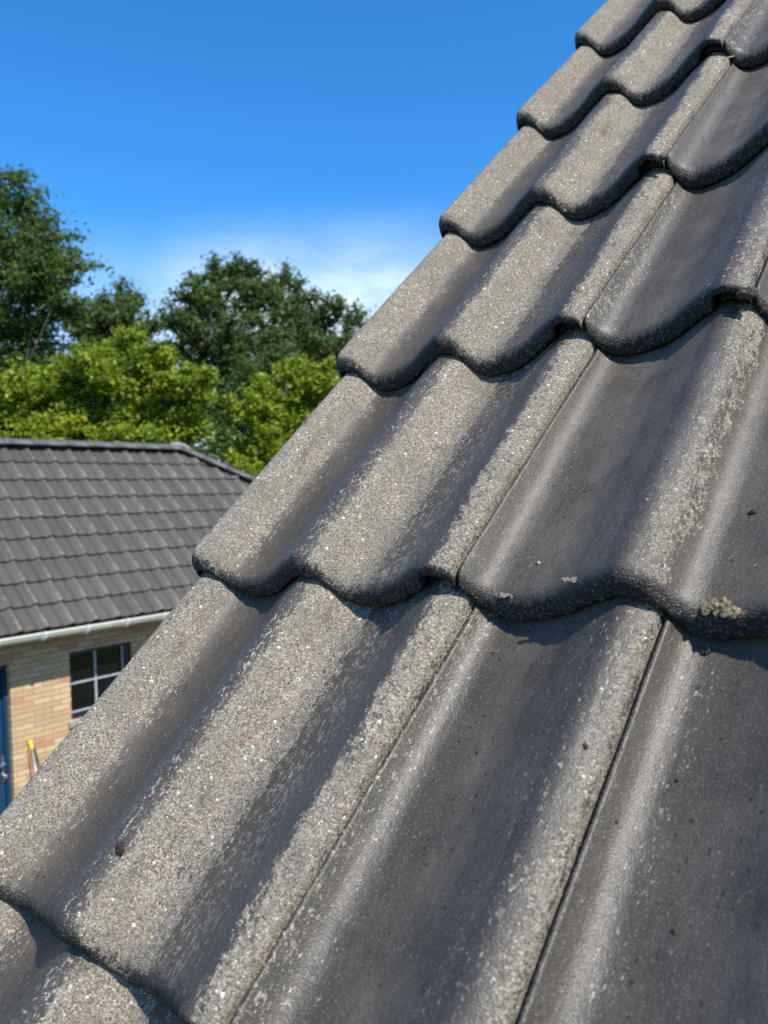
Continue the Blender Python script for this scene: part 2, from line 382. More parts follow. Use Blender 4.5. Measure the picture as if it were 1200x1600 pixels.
def ground_mat():
    mt, nt, b = new_mat('lawn'); g = NT(nt); tcn = g.new('ShaderNodeTexCoord'); P = tcn.outputs['Object']
    n1 = g.noise(P, .4, 5); n2 = g.noise(P, 25, 4, .7)
    c = g.mix(n1, (.035, .065, .015), (.075, .10, .028)); c = g.mix(g.math('MULTIPLY', n2, .6), c, (.03, .045, .012))
    g.link(c, b.inputs['Base Color']); b.inputs['Roughness'].default_value = .95
    bp = g.new('ShaderNodeBump'); bp.inputs['Distance'].default_value = .03; g.link(n2, bp.inputs['Height']); g.link(bp.outputs[0], b.inputs['Normal'])
    return mt
def paving_mat():
    mt, nt, b = new_mat('paving'); g = NT(nt); tcn = g.new('ShaderNodeTexCoord'); P = tcn.outputs['Object']
    br = g.new('ShaderNodeTexBrick'); g.link(P, br.inputs['Vector']); br.inputs['Scale'].default_value = 1
    br.inputs['Brick Width'].default_value = .3; br.inputs['Row Height'].default_value = .3; br.inputs['Mortar Size'].default_value = .004; br.offset = 0
    br.inputs['Color1'].default_value = (.11, .105, .095, 1); br.inputs['Color2'].default_value = (.15, .145, .13, 1); br.inputs['Mortar'].default_value = (.05, .05, .04, 1)
    n = g.noise(P, 30, 4, .7); g.link(g.mix(g.math('MULTIPLY', n, .4), br.outputs[0], (.10, .10, .085)), b.inputs['Base Color']); b.inputs['Roughness'].default_value = .85
    return mt

# ------------------------------------------------------------------ ground
gx = np.array([[-1500, -1500, 0], [1500, -1500, 0], [1500, 1500, 0], [-1500, 1500, 0]], float)
tag(mesh_obj('ground', gx, [(0, 1, 2, 3)], ground_mat()), 'green lawn around the house and the garage', 'ground', kind='structure')
px = [(-8.0, -6, .004), (-.2, -6, .004), (-.2, 14, .004), (-8.0, 14, .004)]
tag(mesh_obj('paving', px, [(0, 1, 2, 3)], paving_mat()), 'grey concrete paving between house and garage', 'paving', kind='structure')

# ------------------------------------------------------------------ the near roof: profile of a tile
G = 0.320; T = 0.0235; PER = 0.15463
TH = R(45.13)
HP = np.array([.0348, .0397, .0369, .0291, .0092, .0015, .0, .0009, .0033, .0062, .0106, .0162, .0231, .0295])
NC = len(HP); ZOFF = 3.4741
def prof(x):
    u = (x / PER) % 1.0 * NC; i = np.floor(u).astype(int); t = u - i
    a, b, c, d = [HP[(i + j) % NC] for j in (-1, 0, 1, 2)]
    return b + .5 * t * (c - a + t * (2 * a - 5 * b + 4 * c - d + t * (3 * (b - c) + d - a)))
ct, st = math.cos(TH), math.sin(TH)
def roofpt(x, s, h): return (x, s * ct - h * st, s * st + h * ct + ZOFF)

def build_tile(k, xl, xr, label, kind, seed, fine=True, name='roof_tile', ds=0.0, gk=G):
    """xl, xr: (x at the nose, x at the head). kind: verge / plain.  One closed mesh per tile."""
    rs = np.random.RandomState(seed)
    step = .0017 if fine else .006
    verge = kind.startswith('verge')
    wide = xr[0] - xl[0]
    nx = int(wide / step)
    u = np.linspace(0, 1, nx + 1)
    # columns: underlap strip / flange on the left, body, right edge
    C = []                                       # (u or None, dx, drop, level)
    LW = .030
    cols_x0, drop = [], []
    if verge:
        for lv in (.012, .020, .028, .034): cols_x0.append((0.0, 0.0)); drop.append(('lvl', lv))
    else:
        for q in np.linspace(-LW, -.0056, 12 if fine else 5): cols_x0.append((0.0, q)); drop.append(('under', .0115))
        for q, dq in ((-.0046, .0110), (-.0024, .0105), (-.0022, .0065), (-.0008, .0050), (-.0004, .0030), (0, .0008)): cols_x0.append((0.0, q)); drop.append(('under', dq))
    for q in u: cols_x0.append((q, 0.0)); drop.append(('top', 0.0))
    cols_x0.append((1.0, .0004)); drop.append(('edge', .0012))
    cols_x0.append((1.0, .0006)); drop.append(('edge', .0045))
    cols_x0.append((1.0, .0004)); drop.append(('edge', .0095))
    uu = np.array([c[0] for c in cols_x0]); dx = np.array([c[1] for c in cols_x0])
    kinds = [d[0] for d in drop]; dv = np.array([d[1] for d in drop])
    under = np.array([q == 'under' for q in kinds]); lvl = np.array([q == 'lvl' for q in kinds]); edge = np.array([q == 'edge' for q in kinds])
    # rows along the slope
    st_ = .0024 if fine else .012
    s_top = np.concatenate([[.40, .37, G + .02], np.arange(G + .008, .018, -st_)])
    nt_, na, nf = len(s_top), 7, 6
    nu = 3
    J = nt_ + na + nf + nu
    N = len(uu)
    S = np.zeros((N, J)); Hh = np.zeros((N, J)); nose = np.zeros((N, J)); path = np.zeros((N, J))
    xn = xl[0] + (xr[0] - xl[0]) * uu + dx
    # irregular nose line and lower lip
    nz = vnoise(xn / .012 , xn * 0 + k * 3.3, seed) * .0007 + vnoise(xn / .035, xn * 0 + k, seed + 3) * .0009 + vnoise(xn / .0035, xn * 0 + k, seed + 9) * .0004
    lip = .0012 + np.abs(vnoise(xn / .005, xn * 0 + k, seed + 5)) * .0016 + np.clip(vnoise(xn / .013, xn * 0 + k, seed + 6) - .45, 0, 1) * .004
    hT0 = T
    over = np.clip((xn - (xr[0] - .0335)) / .004, 0, 1); over = over * over * (3 - 2 * over)
    hb = lip + over * (T - .0120)
    hb = np.where(under, .0018, hb)
    htop = T - np.where(under, dv, 0.0)
    rn = np.minimum(.0175, (htop - hb) * .82); rs_ = np.where(over > .5, rn * .8, .0165)
    rec = np.where(under, .007, 0.0)
    for j, s in enumerate(s_top):
        S[:, j] = s; Hh[:, j] = T * (1 - s / gk) - np.where(under | edge, dv, 0); path[:, j] = s
        if j == nt_ - 1: pass
    hA = T * (1 - .016 / gk)
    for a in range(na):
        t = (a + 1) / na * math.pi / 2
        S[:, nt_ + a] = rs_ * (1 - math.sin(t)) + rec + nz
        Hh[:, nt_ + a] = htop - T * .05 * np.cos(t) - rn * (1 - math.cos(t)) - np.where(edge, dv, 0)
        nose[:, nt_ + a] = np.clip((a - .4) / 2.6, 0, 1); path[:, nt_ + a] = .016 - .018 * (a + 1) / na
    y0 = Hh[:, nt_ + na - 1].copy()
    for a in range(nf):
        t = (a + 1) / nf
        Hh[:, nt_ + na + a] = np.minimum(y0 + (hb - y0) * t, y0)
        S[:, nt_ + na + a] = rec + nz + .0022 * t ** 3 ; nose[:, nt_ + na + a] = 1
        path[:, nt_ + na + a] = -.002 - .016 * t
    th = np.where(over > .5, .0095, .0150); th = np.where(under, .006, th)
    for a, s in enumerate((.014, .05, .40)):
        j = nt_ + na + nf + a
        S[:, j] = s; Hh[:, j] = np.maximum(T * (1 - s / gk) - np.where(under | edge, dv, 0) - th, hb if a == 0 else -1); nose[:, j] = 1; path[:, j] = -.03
    sg = np.clip(S, 0, .42) / G
    X = (xl[0] + (xl[1] - xl[0]) * sg) * (1 - uu[:, None]) + (xr[0] + (xr[1] - xr[0]) * sg) * uu[:, None] + dx[:, None]
    base = prof(X)
    Z = base + Hh
    Xl = xl[0] + (xl[1] - xl[0]) * sg
    if verge:
        q = np.clip((X - Xl) / .012, 0, 1)
        Z = Z - (.011 * (1 - np.sqrt(np.clip(1 - (1 - q) ** 2, 0, 1)))) * (np.arange(J)[None, :] < nt_ + na + nf)
        top = Z.copy()
        Z = np.where(lvl[:, None], np.minimum(top, dv[:, None] + .35 * Hh), Z)
    # low relief of the cast concrete, hand-laid unevenness
    amp = 1.0 if fine else .6
    f1 = fbm(X / .045 + 11, path / .06 + k * 5, seed + 20) * .0009
    f2 = fbm(X / .0075, path / .009 + k * 5, seed + 31) * .00017
    f3 = vnoise(X / .0032, path / .0034, seed + 41) * .00007
    isnose = nose > .1
    Z = Z + (f1 + f2 + f3) * amp * (np.arange(J)[None, :] < nt_ + na)
    S = S + np.where(isnose & (np.arange(J)[None, :] < nt_ + na + nf), (f2 * 5.0 + f3 * 10.0), 0) * amp
    # worn and dusty patterns; some light flecks paint in the sheen
    xw = X + fbm(X / .03, path / .05 + k, seed + 50) * .004 + fbm(X / .008, path / .02, seed + 52) * .0016
    if verge:
        ws = [.004, .040, .052, .075, .10, .13, .150, .176, .184, .224, .234, .25, .275, .298, .312, .320, .328, .345]
        wv = [.90, .86, .30, .06, .04, .08, .08, .24, .90, .86, .38, .18, .26, .18, -.05, .16, .74, .86]
        fx = [0, .04, .06, .10, .15, .175, .20, .24, .275, .30, .312, .33, .345]; fv = [.5, .5, .35, .55, .62, .78, .6, .74, .92, .70, .15, .5, .5]
        if k >= 2: fv = [q * .8 for q in fv]
        ds_x = [0, .05, .075, .10, .15, .22, .25, .30, .34]; ds_v = [.1, .5, .6, .3, .1, .2, .5, .2, .1]
    elif kind == 'half':
        ws = [.30, .341, .352, .362, .38, .42, .455, .472, .482, .489, .50]
        wv = [.2, .30, .26, .10, .0, .02, .04, .06, .18, .52, .66]
        fx = [.30, .345, .36, .375, .40, .43, .47, .50]; fv = [.2, .74, .62, .3, .1, .45, .60, .6]  # flecks beside the seam: worn grit, and sheen painted in
        ds_x = [.34, .37, .40, .44, .47, .50]; ds_v = [.1, .2, .8, .7, .2, .1]
    elif kind == 'full':
        ws = [.30, .341, .350, .362, .38, .44, .47, .4835, .4885, .503, .5075, .53, .60, .625, .64, .66]
        wv = [.2, .22, .12, .06, .00, .02, .02, .06, .58, .55, .06, .00, .10, .3, .8, .9]
        fx = [.30, .345, .36, .40, .46, .48, .51, .53, .60]; fv = [.2, .5, .3, .05, .25, .5, .4, .05, .2]
        ds_x = [.34, .36, .40, .455, .475, .50, .53, .56, .62, .65]; ds_v = [.2, .35, 1, .7, .15, .1, .5, .9, .5, .1]
    else:
        ws = [xl[0] - .03, xl[0], xl[0] + .020, xl[0] + .04, xl[0] + .3]; wv = [.1, .06, .12, .0, .1]
        fx = [xl[0], xl[0] + .01, xl[0] + .018, xl[0] + .032, xl[0] + .045, xl[0] + .1]; fv = [.1, .3, .64, .58, .1, .1]  # denser flecks paint the sheen streak into the colour
        ds_x = [xl[0], xl[0] + .03, xl[0] + .08, xl[0] + .2]; ds_v = [.1, .3, .7, .7]
    wear = np.interp(xw, ws, wv)
    wear = wear + fbm(X / .05, path / .09 + k * 3, seed + 80) * .13 + fbm(X / .010, path / .022, seed + 81) * .12
    fleck = np.interp(xw, fx, fv) * (1 - nose)
    wear = np.where(under[:, None], np.minimum(wear, .1), wear)
    if kind == 'half' and k >= 2: wear = np.minimum(wear, .95)
    wear = wear - .75 * nose * (.6 + .4 * (wear > .5)) + np.where(isnose, .30 * np.clip(fbm(X / .012, path / .008, seed + 60), 0, 1), 0)
    # a chipped, bare fringe along the upper edge of the nose
    fr = np.exp(-((path - .004) / .0035) ** 2) * np.clip(fbm(X / .018, X * 0 + k, seed + 70) * .9 + .25, 0, 1)
    wear = wear + fr * .5
    dust = np.interp(X, ds_x, ds_v) * (1 - nose); dust = np.where(under[:, None], .9, dust)
    xo, so_ = xl[0], k * G + ds
    V = np.stack([X - xo, S, Z], -1).reshape(-1, 3)
    ii, jj = np.meshgrid(np.arange(N - 1), np.arange(J - 1), indexing='ij')
    a = (ii * J + jj).ravel()
    F = np.stack([a, a + J, a + J + 1, a + 1], 1)
    F = F[:, ::-1].copy()
    o = mesh_obj(name, V, F, MAT_TILE, None, True, loc=roofpt(xo, so_, 0), rot=(TH, 0, 0))
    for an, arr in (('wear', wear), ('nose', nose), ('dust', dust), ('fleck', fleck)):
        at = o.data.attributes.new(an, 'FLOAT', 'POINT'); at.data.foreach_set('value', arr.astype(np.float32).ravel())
    tag(o, label, 'roof tile', 'concrete tiles of the near roof', 'thing')
    return o

OFF = {0: -.0130, 1: -.0023, 2: .0011, 3: .0002, 4: .0042, 5: -.0034}
SA, SB = (.3387, .3440), (.4958, .4968)          # seam beside the verge tile, seam beside the half tile
def nb(p, d): return (p[0] + d, p[1] + d)
GP = .0040
VX = (.0050, .0105)
ordn = {-1: 'bottom left corner, mostly cut off by the frame', 0: 'lowest full course, running from lower left to the middle', 1: 'second course up, nose above the garage gutter',
        2: 'third course up, nose against the trees', 3: 'fourth course up, nose against the cloudy sky', 4: 'fifth course up, nose against clear blue sky', 5: 'topmost course in the upper right, against blue sky'}
for k in range(-1, 6):
    dsk = OFF.get(k, 0.0); gk = G - dsk + OFF.get(k + 1, 0.0)
    lab = {-1: 'sandy verge tile in the bottom left corner, shadowed by the tile above it',
           0: 'worn speckled verge tile with a dark brown spot, largest of the edge tiles',
           1: 'worn verge tile with sandy rolls, its nose corner beside the garage roof',
           2: 'verge tile whose nose corner stands against the green trees',
           3: 'verge tile whose nose corner stands against the pale cloud',
           4: 'second highest verge tile with its nose corner in view against blue sky',
           5: 'verge tile highest in view, at the top edge of the photo',
           6: 'verge tile just above the top edge of the photo'}[k]
    build_tile(k, VX, SA, lab, 'verge', 100 + k, fine=(k < 6), ds=dsk, gk=gk)
    if k % 2 == 0:
        lab = {0: 'narrow grey half tile with a bright sheen, between the lowest two seams',
               2: 'narrow half tile in third course, smooth grey with a moss-edged nose',
               4: 'narrow half tile near the top right corner with black nose',
               6: 'half tile above the top edge of the photo'}.get(k)
        if lab: build_tile(k, nb(SA, GP), SB, lab, 'half', 200 + k, fine=(k < 6), ds=dsk, gk=gk)
        X2 = (SB[0] + 2 * PER, SB[1] + 2 * PER)
        lab = {0: 'smooth dark tile in the lower right corner with a white shiny streak',
               2: 'dark tile sliver at the right edge above the mossy nose',
               }.get(k)
        if lab: build_tile(k, nb(SB, GP), X2, lab, 'other', 300 + k, fine=(k < 3), ds=dsk, gk=gk)
    else:
        X2 = (SA[0] + 2 * PER, SA[1] + 2 * PER)
        lab = {1: 'wide brownish tile with a sandy crest stripe and mossy nose, right of the verge tiles',
               3: 'smooth grey tile with broad black nose, right side below the top corner',
               5: 'wide tile cut by the top right corner of the photo'}.get(k)
        if lab: build_tile(k, nb(SA, GP), X2, lab, 'full', 200 + k, fine=(k < 6), ds=dsk, gk=gk)

# ------------------------------------------------------------------ plain tiled surface (rest of the near roof, garage roof)
def tiled_sheet(name, mat, parent, x0, x1, rows, gauge, pitch, origin, ux, uy, per=.15, t=.02, xr_of_s=None, skip=None, dxs=.0125, seed=5, amp=1.0):
    """corrugated sheet with a step at every course; ux: unit vector along the eave, uy: horizontal unit vector up the slope"""
    ux = np.array(ux); uy = np.array(uy); c, s_ = math.cos(pitch), math.sin(pitch)
    V, F, TR, CR = [], [], [], []
    nb_ = 0
    for r in rows:
        sl = np.array([0, 0, .004, .012, gauge * .35, gauge * .7, gauge + .03])
        hl = np.array([.001, t - .005, t - .001, t, t * .7, t * .3, -.002])
        xs = np.arange(x0, x1 + 1e-6, dxs); n = len(xs)
        if skip and skip(r): continue
        tile = np.floor(xs / (2 * per) + .5 * (r % 2) * 0).astype(int)
        rnd = hash2(tile, np.full(n, r), seed)
        ph = (xs / (2 * per)) % 1.0
        # one tall crest over the joint, one lower in the middle of the tile
        pc = ((ph - .04 + .5) % 1.0) - .5
        win = np.clip((.30 - np.abs(pc)) / .12, 0, 1) if name == 'roof' else np.ones_like(ph)
        hgt = prof(xs / per * PER) * (.30 + .70 * win) * amp
        joint = np.exp(-((np.minimum(ph, 1 - ph)) / .016) ** 2)
        hgt = hgt - .004 * np.exp(-(((ph - .05) % 1.0) / .02) ** 2)
        crest = np.clip(hgt / (.0397 * amp), 0, 1) ** 2 * np.where((ph < .25) | (ph > .75), 1.0, .25)
        lift = (rnd - .5) * .003
        base = len(V)
        for j in range(len(sl)):
            s = r * gauge + sl[j] + (lift * .8 if j < 4 else 0)
            xx = xs
            if xr_of_s: xx = np.minimum(xs, xr_of_s(r * gauge + sl[j]))
            h = hgt + hl[j] + lift * (j < 6)
            P = origin + xx[:, None] * ux + (s * c - h * s_)[:, None] * uy + (s * s_ + h * c)[:, None] * np.array([0, 0, 1.])
            V.extend(P.tolist()); TR.extend(rnd.tolist())
            CR.extend((crest * (1.0 if 0 < j < 5 else .4)).tolist())
        for j in range(len(sl) - 1):
            a = base + j * n + np.arange(n - 1)
            lim = (xr_of_s(r * gauge + sl[j]) if xr_of_s else 1e9)
            a = a[xs[:-1] < lim]
            F.append(np.stack([a, a + 1, a + n + 1, a + n], 1))
    o = mesh_obj(name, np.array(V), np.concatenate(F), mat, parent, True)
    for an, arr in (('tilernd', TR), ('crest', CR)):
        at = o.data.attributes.new(an, 'FLOAT', 'POINT'); at.data.foreach_set('value', np.array(arr, dtype=np.float32))
    return o

# near house under the tiles
house = empty('near_house', (0, 0, 0))
tag(house, 'house carrying the large dark tiled roof in front', 'house')
RK = 16; RID_S = RK * G; EAVE_S = -4 * G
xg0, xg1 = .075, 9.0
def rp(x, s, h): return np.array(roofpt(x, s, h))
mb = MB()          # boarding below the tiles
yb0, zb0 = rp(0, EAVE_S, -.035)[1:]; yb1, zb1 = rp(0, RID_S, -.035)[1:]
D_ = .02
mb.v += [(.05, yb0, zb0), (xg1, yb0, zb0), (xg1, yb1, zb1), (.05, yb1, zb1), (.05, yb0, zb0 - D_), (xg1, yb0, zb0 - D_), (xg1, yb1, zb1 - D_), (.05, yb1, zb1 - D_)]
mb.f += [(0, 1, 2, 3), (7, 6, 5, 4), (0, 4, 5, 1), (1, 5, 6, 2), (2, 6, 7, 3), (3, 7, 4, 0)]
mb.build('roof_boarding', MAT_DARKWOOD, house)
mb = MB()          # gable wall and front wall
ye = yb0 + .35; yr = yb1; zt = zb1 - .06; ze = zb0 + .35 - .06
yf = 2 * yr - ye
for xa, xb in ((xg0 + .03, xg0 + .25),):
    q = [(ye, 0), (yf, 0), (yf, ze), (yr, zt), (ye, ze)]
    n = len(mb.v); mb.v += [(xa, y, z) for y, z in q] + [(xb, y, z) for y, z in q]
    mb.f += [(4, 3, 2, 1, 0), (5, 6, 7, 8, 9)] + [(i, (i + 1) % 5, 5 + (i + 1) % 5, 5 + i) for i in range(5)]
mb.build('gable_wall', MAT_BRICK, house)
MB().box((xg0 + .25, ye, 0), (xg1, ye + .22, ze - .02)).build('front_wall', MAT_BRICK_X, house)
# the covering outside the separately laid tiles
o0 = np.array(roofpt(0, 0, 0))
_x = .975 - .0
def starts(r):
    if r < -1 or r > 5: return .005
    return {-1: .35, 0: .815, 2: .815, 4: .505}.get(r, .656)
for r_ in range(-4, RK):
    if r_ == -4 or starts(r_) != starts(r_ - 1):
        r2 = r_
        while r2 + 1 < RK and starts(r2 + 1) == starts(r_): r2 += 1
        tiled_sheet('roof_covering', MAT_FAR, house, starts(r_), xg1, range(r_, r2 + 1), G, TH, np.array([0, 0, ZOFF]), (1, 0, 0), (0, 1, 0), per=PER, t=T, dxs=.01)
mb = MB(); a_ = rp(0, RID_S, .03)
mb.tube([(0.0, a_[1] + .02, a_[2] - .03), (xg1, a_[1] + .02, a_[2] - .03)], .11, 16)
mb.build('ridge_capping', MAT_LEAD, house, True)

# ------------------------------------------------------------------ small litter on the tiles
def lump(name, label, cat, x, s, h, r, mat, seed, squash=.6, n=2, spread=(1, 1)):
    rs = np.random.RandomState(seed)
    V, F = [], []
    for b_ in range(n):
        c0 = rs.normal(0, r * .45, 3) * (1 if n > 1 else 0) * np.array([spread[0], spread[1], 1]); rr = r * rs.uniform(.5, 1) if n > 1 else r
        b0 = len(V); A, B = 9, 12
        for i in range(A + 1):
            for j in range(B):
                t, p_ = math.pi * i / A, 2 * math.pi * j / B
                w = 1 + .35 * math.sin(3.1 * p_ + seed + b_) * math.sin(2.3 * t + b_) + rs.uniform(-.22, .22)
                V.append((c0[0] + rr * w * math.sin(t) * math.cos(p_), c0[1] + rr * w * math.sin(t) * math.sin(p_), abs(c0[2]) * .5 + rr * squash * w * math.cos(t)))
        for i in range(A):
            for j in range(B):
                F.append((b0 + i * B + j, b0 + (i + 1) * B + j, b0 + (i + 1) * B + (j + 1) % B, b0 + i * B + (j + 1) % B))
    o = mesh_obj(name, V, F, mat, None, True, loc=roofpt(x, s, h), rot=(TH, 0, 0))
    return tag(o, label, cat)
def surf_h(x, s, k):
    gk = G - OFF.get(k, 0.0) + OFF.get(k + 1, 0.0)
    return float(prof(np.array([x]))[0] + T * (1 - (s - k * G - OFF.get(k, 0.0)) / gk))

# ------------------------------------------------------------------ garage
GDv = np.array([-.0356, .9994, 0]); PEv = np.array([-.9994, -.0356, 0])
gang = math.atan2(GDv[1], GDv[0]) - math.pi / 2
# local frame of the garage: +Y along the eave, -X away from the house; origin below the camera
gar = empty('garage', (CAM[0], CAM[1], 0), (0, 0, gang))
tag(gar, 'yellow brick garage with dark tiled half hipped roof and cream gutter', 'garage')
DW, DE = 8.75, 8.40
def gb(mb, y0, y1, d0, d1, z0, z1): mb.box((-d1, y0, z0), (-d0, y1, z1)); return mb
Y0, Y1 = -2.5, 10.9
door = (3.30, 4.255, 0.0, 2.085); win = (4.965, 5.815, 1.285, 2.09)
ztop = 2.42
mb = MB()
gb(mb, Y0, door[0], DW, DW + .22, 0, ztop)
gb(mb, door[1], win[0], DW, DW + .22, 0, ztop)
gb(mb, win[1], Y1, DW, DW + .22, 0, ztop)
gb(mb, door[0], door[1], DW, DW + .22, door[3], ztop)
gb(mb, win[0], win[1], DW, DW + .22, 0, win[2]); gb(mb, win[0], win[1], DW, DW + .22, win[3], ztop)
gb(mb, Y0, Y1, DW + 5.4, DW + 5.62, 0, ztop)
mb.build('wall', MAT_BRICK, gar)
for ya_ in (Y0, Y1 - .22): gb(MB(), ya_, ya_ + .22, DW + .221, DW + 5.399, 0, ztop).build('end_wall', MAT_BRICK_X, gar)
mb = MB(); gb(mb, Y0 + .23, Y1 - .23, DW + 2.2, DW + 2.3, 0, ztop - .05); gb(mb, Y0 + .23, Y1 - .23, DW + .23, DW + 2.2, .005, .02); gb(mb, Y0 + .23, Y1 - .23, DW + .23, DW + 2.2, ztop - .04, ztop - .02)
mb.build('interior', MAT_ROOM, gar)
PG = R(46.5); GG = .3335; ZE = 2.452 
NR = 9; SL = NR * GG
# hip line, measured along the eave: position of the roof edge for a distance s up the slope
HIPR, HIPE = 7.92, 12.3
def hip(s): return HIPR + (HIPE - HIPR) * np.clip((SL - s) / SL, 0, 1)
rf = tiled_sheet('roof', MAT_FAR, gar, -2.9, 11.4, range(0, NR), GG, PG, np.array([-DE, 0, ZE]), (0, 1, 0), (-1, 0, 0), per=.15, t=.032, xr_of_s=hip, dxs=.0125, seed=11)
run = SL * math.cos(PG); rise = SL * math.sin(PG)
DR = DE + run; ZR = ZE + rise
mb = MB()          # back slope, hipped end and closing gable
mb.poly([(-DR, -2.9, ZR + .02), (-DR, HIPR, ZR + .02), (-(DR + run), HIPE, ZE + .02), (-(DR + run), -2.9, ZE + .02)])
mb.poly([(-DR, HIPR, ZR + .02), (-DE, HIPE, ZE + .02), (-(DR + run), HIPE, ZE + .02)])
mb.poly([(-DE, -2.75, ZE - .02), (-DR, -2.75, ZR - .02), (-(DR + run), -2.75, ZE - .02)])
mb.build('back_slope', MAT_LEAD, gar)
# ridge and hip tiles: overlapping half-round caps
def cap(name, p0, p1, r0, r1, parent, seed):
    p0, p1 = np.array(p0), np.array(p1); d = p1 - p0; d /= np.linalg.norm(d)
    side = np.cross(d, (0, 0, 1)); side /= np.linalg.norm(side); up = np.cross(side, d)
    m_ = MB(); n = 12
    for (p, r) in ((p0, r0), (p0 + (p1 - p0) * .12, r0), (p0 + (p1 - p0) * .14, r0 - .008), (p1, r1)):
        for rr in (r, r - .014):
            for j in range(n + 1):
                t = math.pi * j / n
                m_.v.append(tuple(p + side * rr * math.cos(t) * 1.08 + up * (rr * math.sin(t) * .80)))
    q = 2 * (n + 1)
    for i in range(3):
        for j in range(n):
            a = i * q + j; m_.f.append((a, a + 1, a + q + 1, a + q)); a += n + 1; m_.f.append((a + 1, a, a + q, a + q + 1))
    for i in (0, 3):
        for j in range(n):
            a = i * q + j; m_.f.append((a, a + n + 1, a + n + 2, a + 1))
    for i in range(3):
        a = i * q; m_.f.append((a, a + q, a + q + n + 1, a + n + 1)); a += n; m_.f.append((a, a + n + 1, a + q + n + 1, a + q))
    return m_.build(name, MAT_LEAD, parent, True)
random.seed(4)
y = -2.9; i = 0
while y < HIPR - .2:
    y2 = min(y + .40, HIPR + .03)
    cap('ridge_tile', (-DR, y, ZR + .012 + random.uniform(-.004, .004)), (-DR, y2 + .03, ZR + .006), .128, .118, gar, i)
    y = y2; i += 1
hp0 = np.array([-DR, HIPR, ZR + .02]); hp1 = np.array([-DE, HIPE, ZE + .035])
Lh = np.linalg.norm(hp1 - hp0); n = int(Lh / .40)
for i in range(n):
    a = hp1 + (hp0 - hp1) * (i / n); b_ = hp1 + (hp0 - hp1) * min(1.0, ((i + 1) / n + .01))
    cap('hip_tile', a, b_, .122, .112, gar, 50 + i)
c_ = hp0 + np.array([0, .0, .022])
lo = MB().tube([c_ + np.array([0, -.16, -.02]), c_ + np.array([0, -.1, .035]), c_ + np.array([0, 0, .045]), c_ + np.array([.03, .1, .015]), c_ + np.array([.07, .19, -.06])], [.05, .058, .062, .058, .05], 14)
q = lo.build('hip_cap', simple('pale_cap', (.24, .235, .22), (.16, .155, .145), 12, .6), gar, True); q['label'] = 'paler grey cap where ridge meets hip'
# eaves: fascia, soffit, gutter
mb = MB(); gb(mb, -2.9, 11.2, DE - .0, DE + .022, ZE - .07, ZE - .005); gb(mb, -2.9, 11.2, DE + .022, DW - .002, ZE - .07, ZE - .05)
mb.build('fascia', MAT_DARKWOOD, gar)
mb = MB(); rg = .062; dc = DE - rg - .012; zc_ = ZE - .018; n = 14
for yy in (-2.9, 11.25):
    for rr in (rg, rg - .004):
        for j in range(n + 1):
            t = math.pi * j / n
            mb.v.append((-dc + rr * math.cos(t), yy, zc_ - rr * math.sin(t) * 1.05))
q = 2 * (n + 1)
for j in range(n):
    mb.f.append((j, j + 1, j + q + 1, j + q)); mb.f.append((j + 1 + n + 1, j + n + 1, j + q + n + 1, j + q + n + 2))
mb.f += [(0, q, q + n + 1, n + 1), (n, 2 * n + 1, 2 * n + 1 + q, n + q)]
gut = mb.build('gutter', MAT_CREAM, gar, True)
mb = MB(); mb.tube([(-dc + rg, -2.9, zc_ + .002), (-dc + rg, 11.25, zc_ + .002)], .0085, 8)
mb.build('gutter_bead', MAT_CREAM, gut, True)
mb = MB(); mb.poly([(-dc - rg + .006, -2.9, zc_ - .02), (-dc + rg - .006, -2.9, zc_ - .02), (-dc + rg - .006, 11.2, zc_ - .02), (-dc - rg + .006, 11.2, zc_ - .02)])  # flat dark sheet inside the gutter
mb.build('gutter_inside', MAT_GUTTER_IN, gut)
yb = 4.42 - .51 * 13
while yb < 10.9:
    m_ = MB(); k_ = 12
    for w in (-.016, .016):
        for rr in (rg + .016, rg - .0045):
            for j in range(k_ + 1):
                t = math.pi * (j / k_ * 1.06 - .06)
                m_.v.append((-dc + rr * math.cos(t), yb + w, zc_ - rr * math.sin(t) * 1.05 + .001))
    q = k_ + 1
    for j in range(k_):
        m_.f += [(j, j + 1, j + q + 1, j + q), (2 * q + j + 1, 2 * q + j, 3 * q + j, 3 * q + j + 1), (j + 1, j, 2 * q + j, 2 * q + j + 1), (q + j, q + j + 1, 3 * q + j + 1, 3 * q + j)]
    m_.box((-dc + rg - .006, yb - .014, zc_ - .004), (-dc + rg + .024, yb + .014, zc_ + .026))
    m_.build('bracket', MAT_WHITE, gut)
    yb += .51
# door
dr = MB(); gb(dr, door[0] + .06, door[1] - .05, DW + .10, DW + .145, .02, door[3] - .06)
dob = dr.build('door', MAT_BLUE, gar, bevel=.003)
m_ = MB()
for z0, z1 in ((.16, .86), (1.12, 1.90)):
    for (ya, yb2, za, zb) in ((3.50, 4.06, z0, z0 + .02), (3.50, 4.06, z1 - .02, z1), (3.50, 3.52, z0 + .02, z1 - .02), (4.04, 4.06, z0 + .02, z1 - .02)):
        gb(m_, ya, yb2, DW + .092, DW + .099, za, zb)
m_.build('panel_moulding', MAT_BLUE, dob)
m_ = MB(); gb(m_, door[0] + .002, door[0] + .058, DW + .07, DW + .16, 0, door[3] - .002); gb(m_, door[1] - .048, door[1] - .002, DW + .07, DW + .16, 0, door[3] - .002); gb(m_, door[0] + .058, door[1] - .048, DW + .07, DW + .16, door[3] - .056, door[3] - .002)
m_.build('door_frame', MAT_BLUE, gar, bevel=.002)
m_ = MB(); gb(m_, 4.172, 4.198, DW + .090, DW + .098, .775, 1.075)
m_.tube([(-DW - .092, 4.185, .985), (-DW - .045, 4.185, .985), (-DW - .04, 4.165, .985), (-DW - .04, 4.06, .985)], .011, 10)
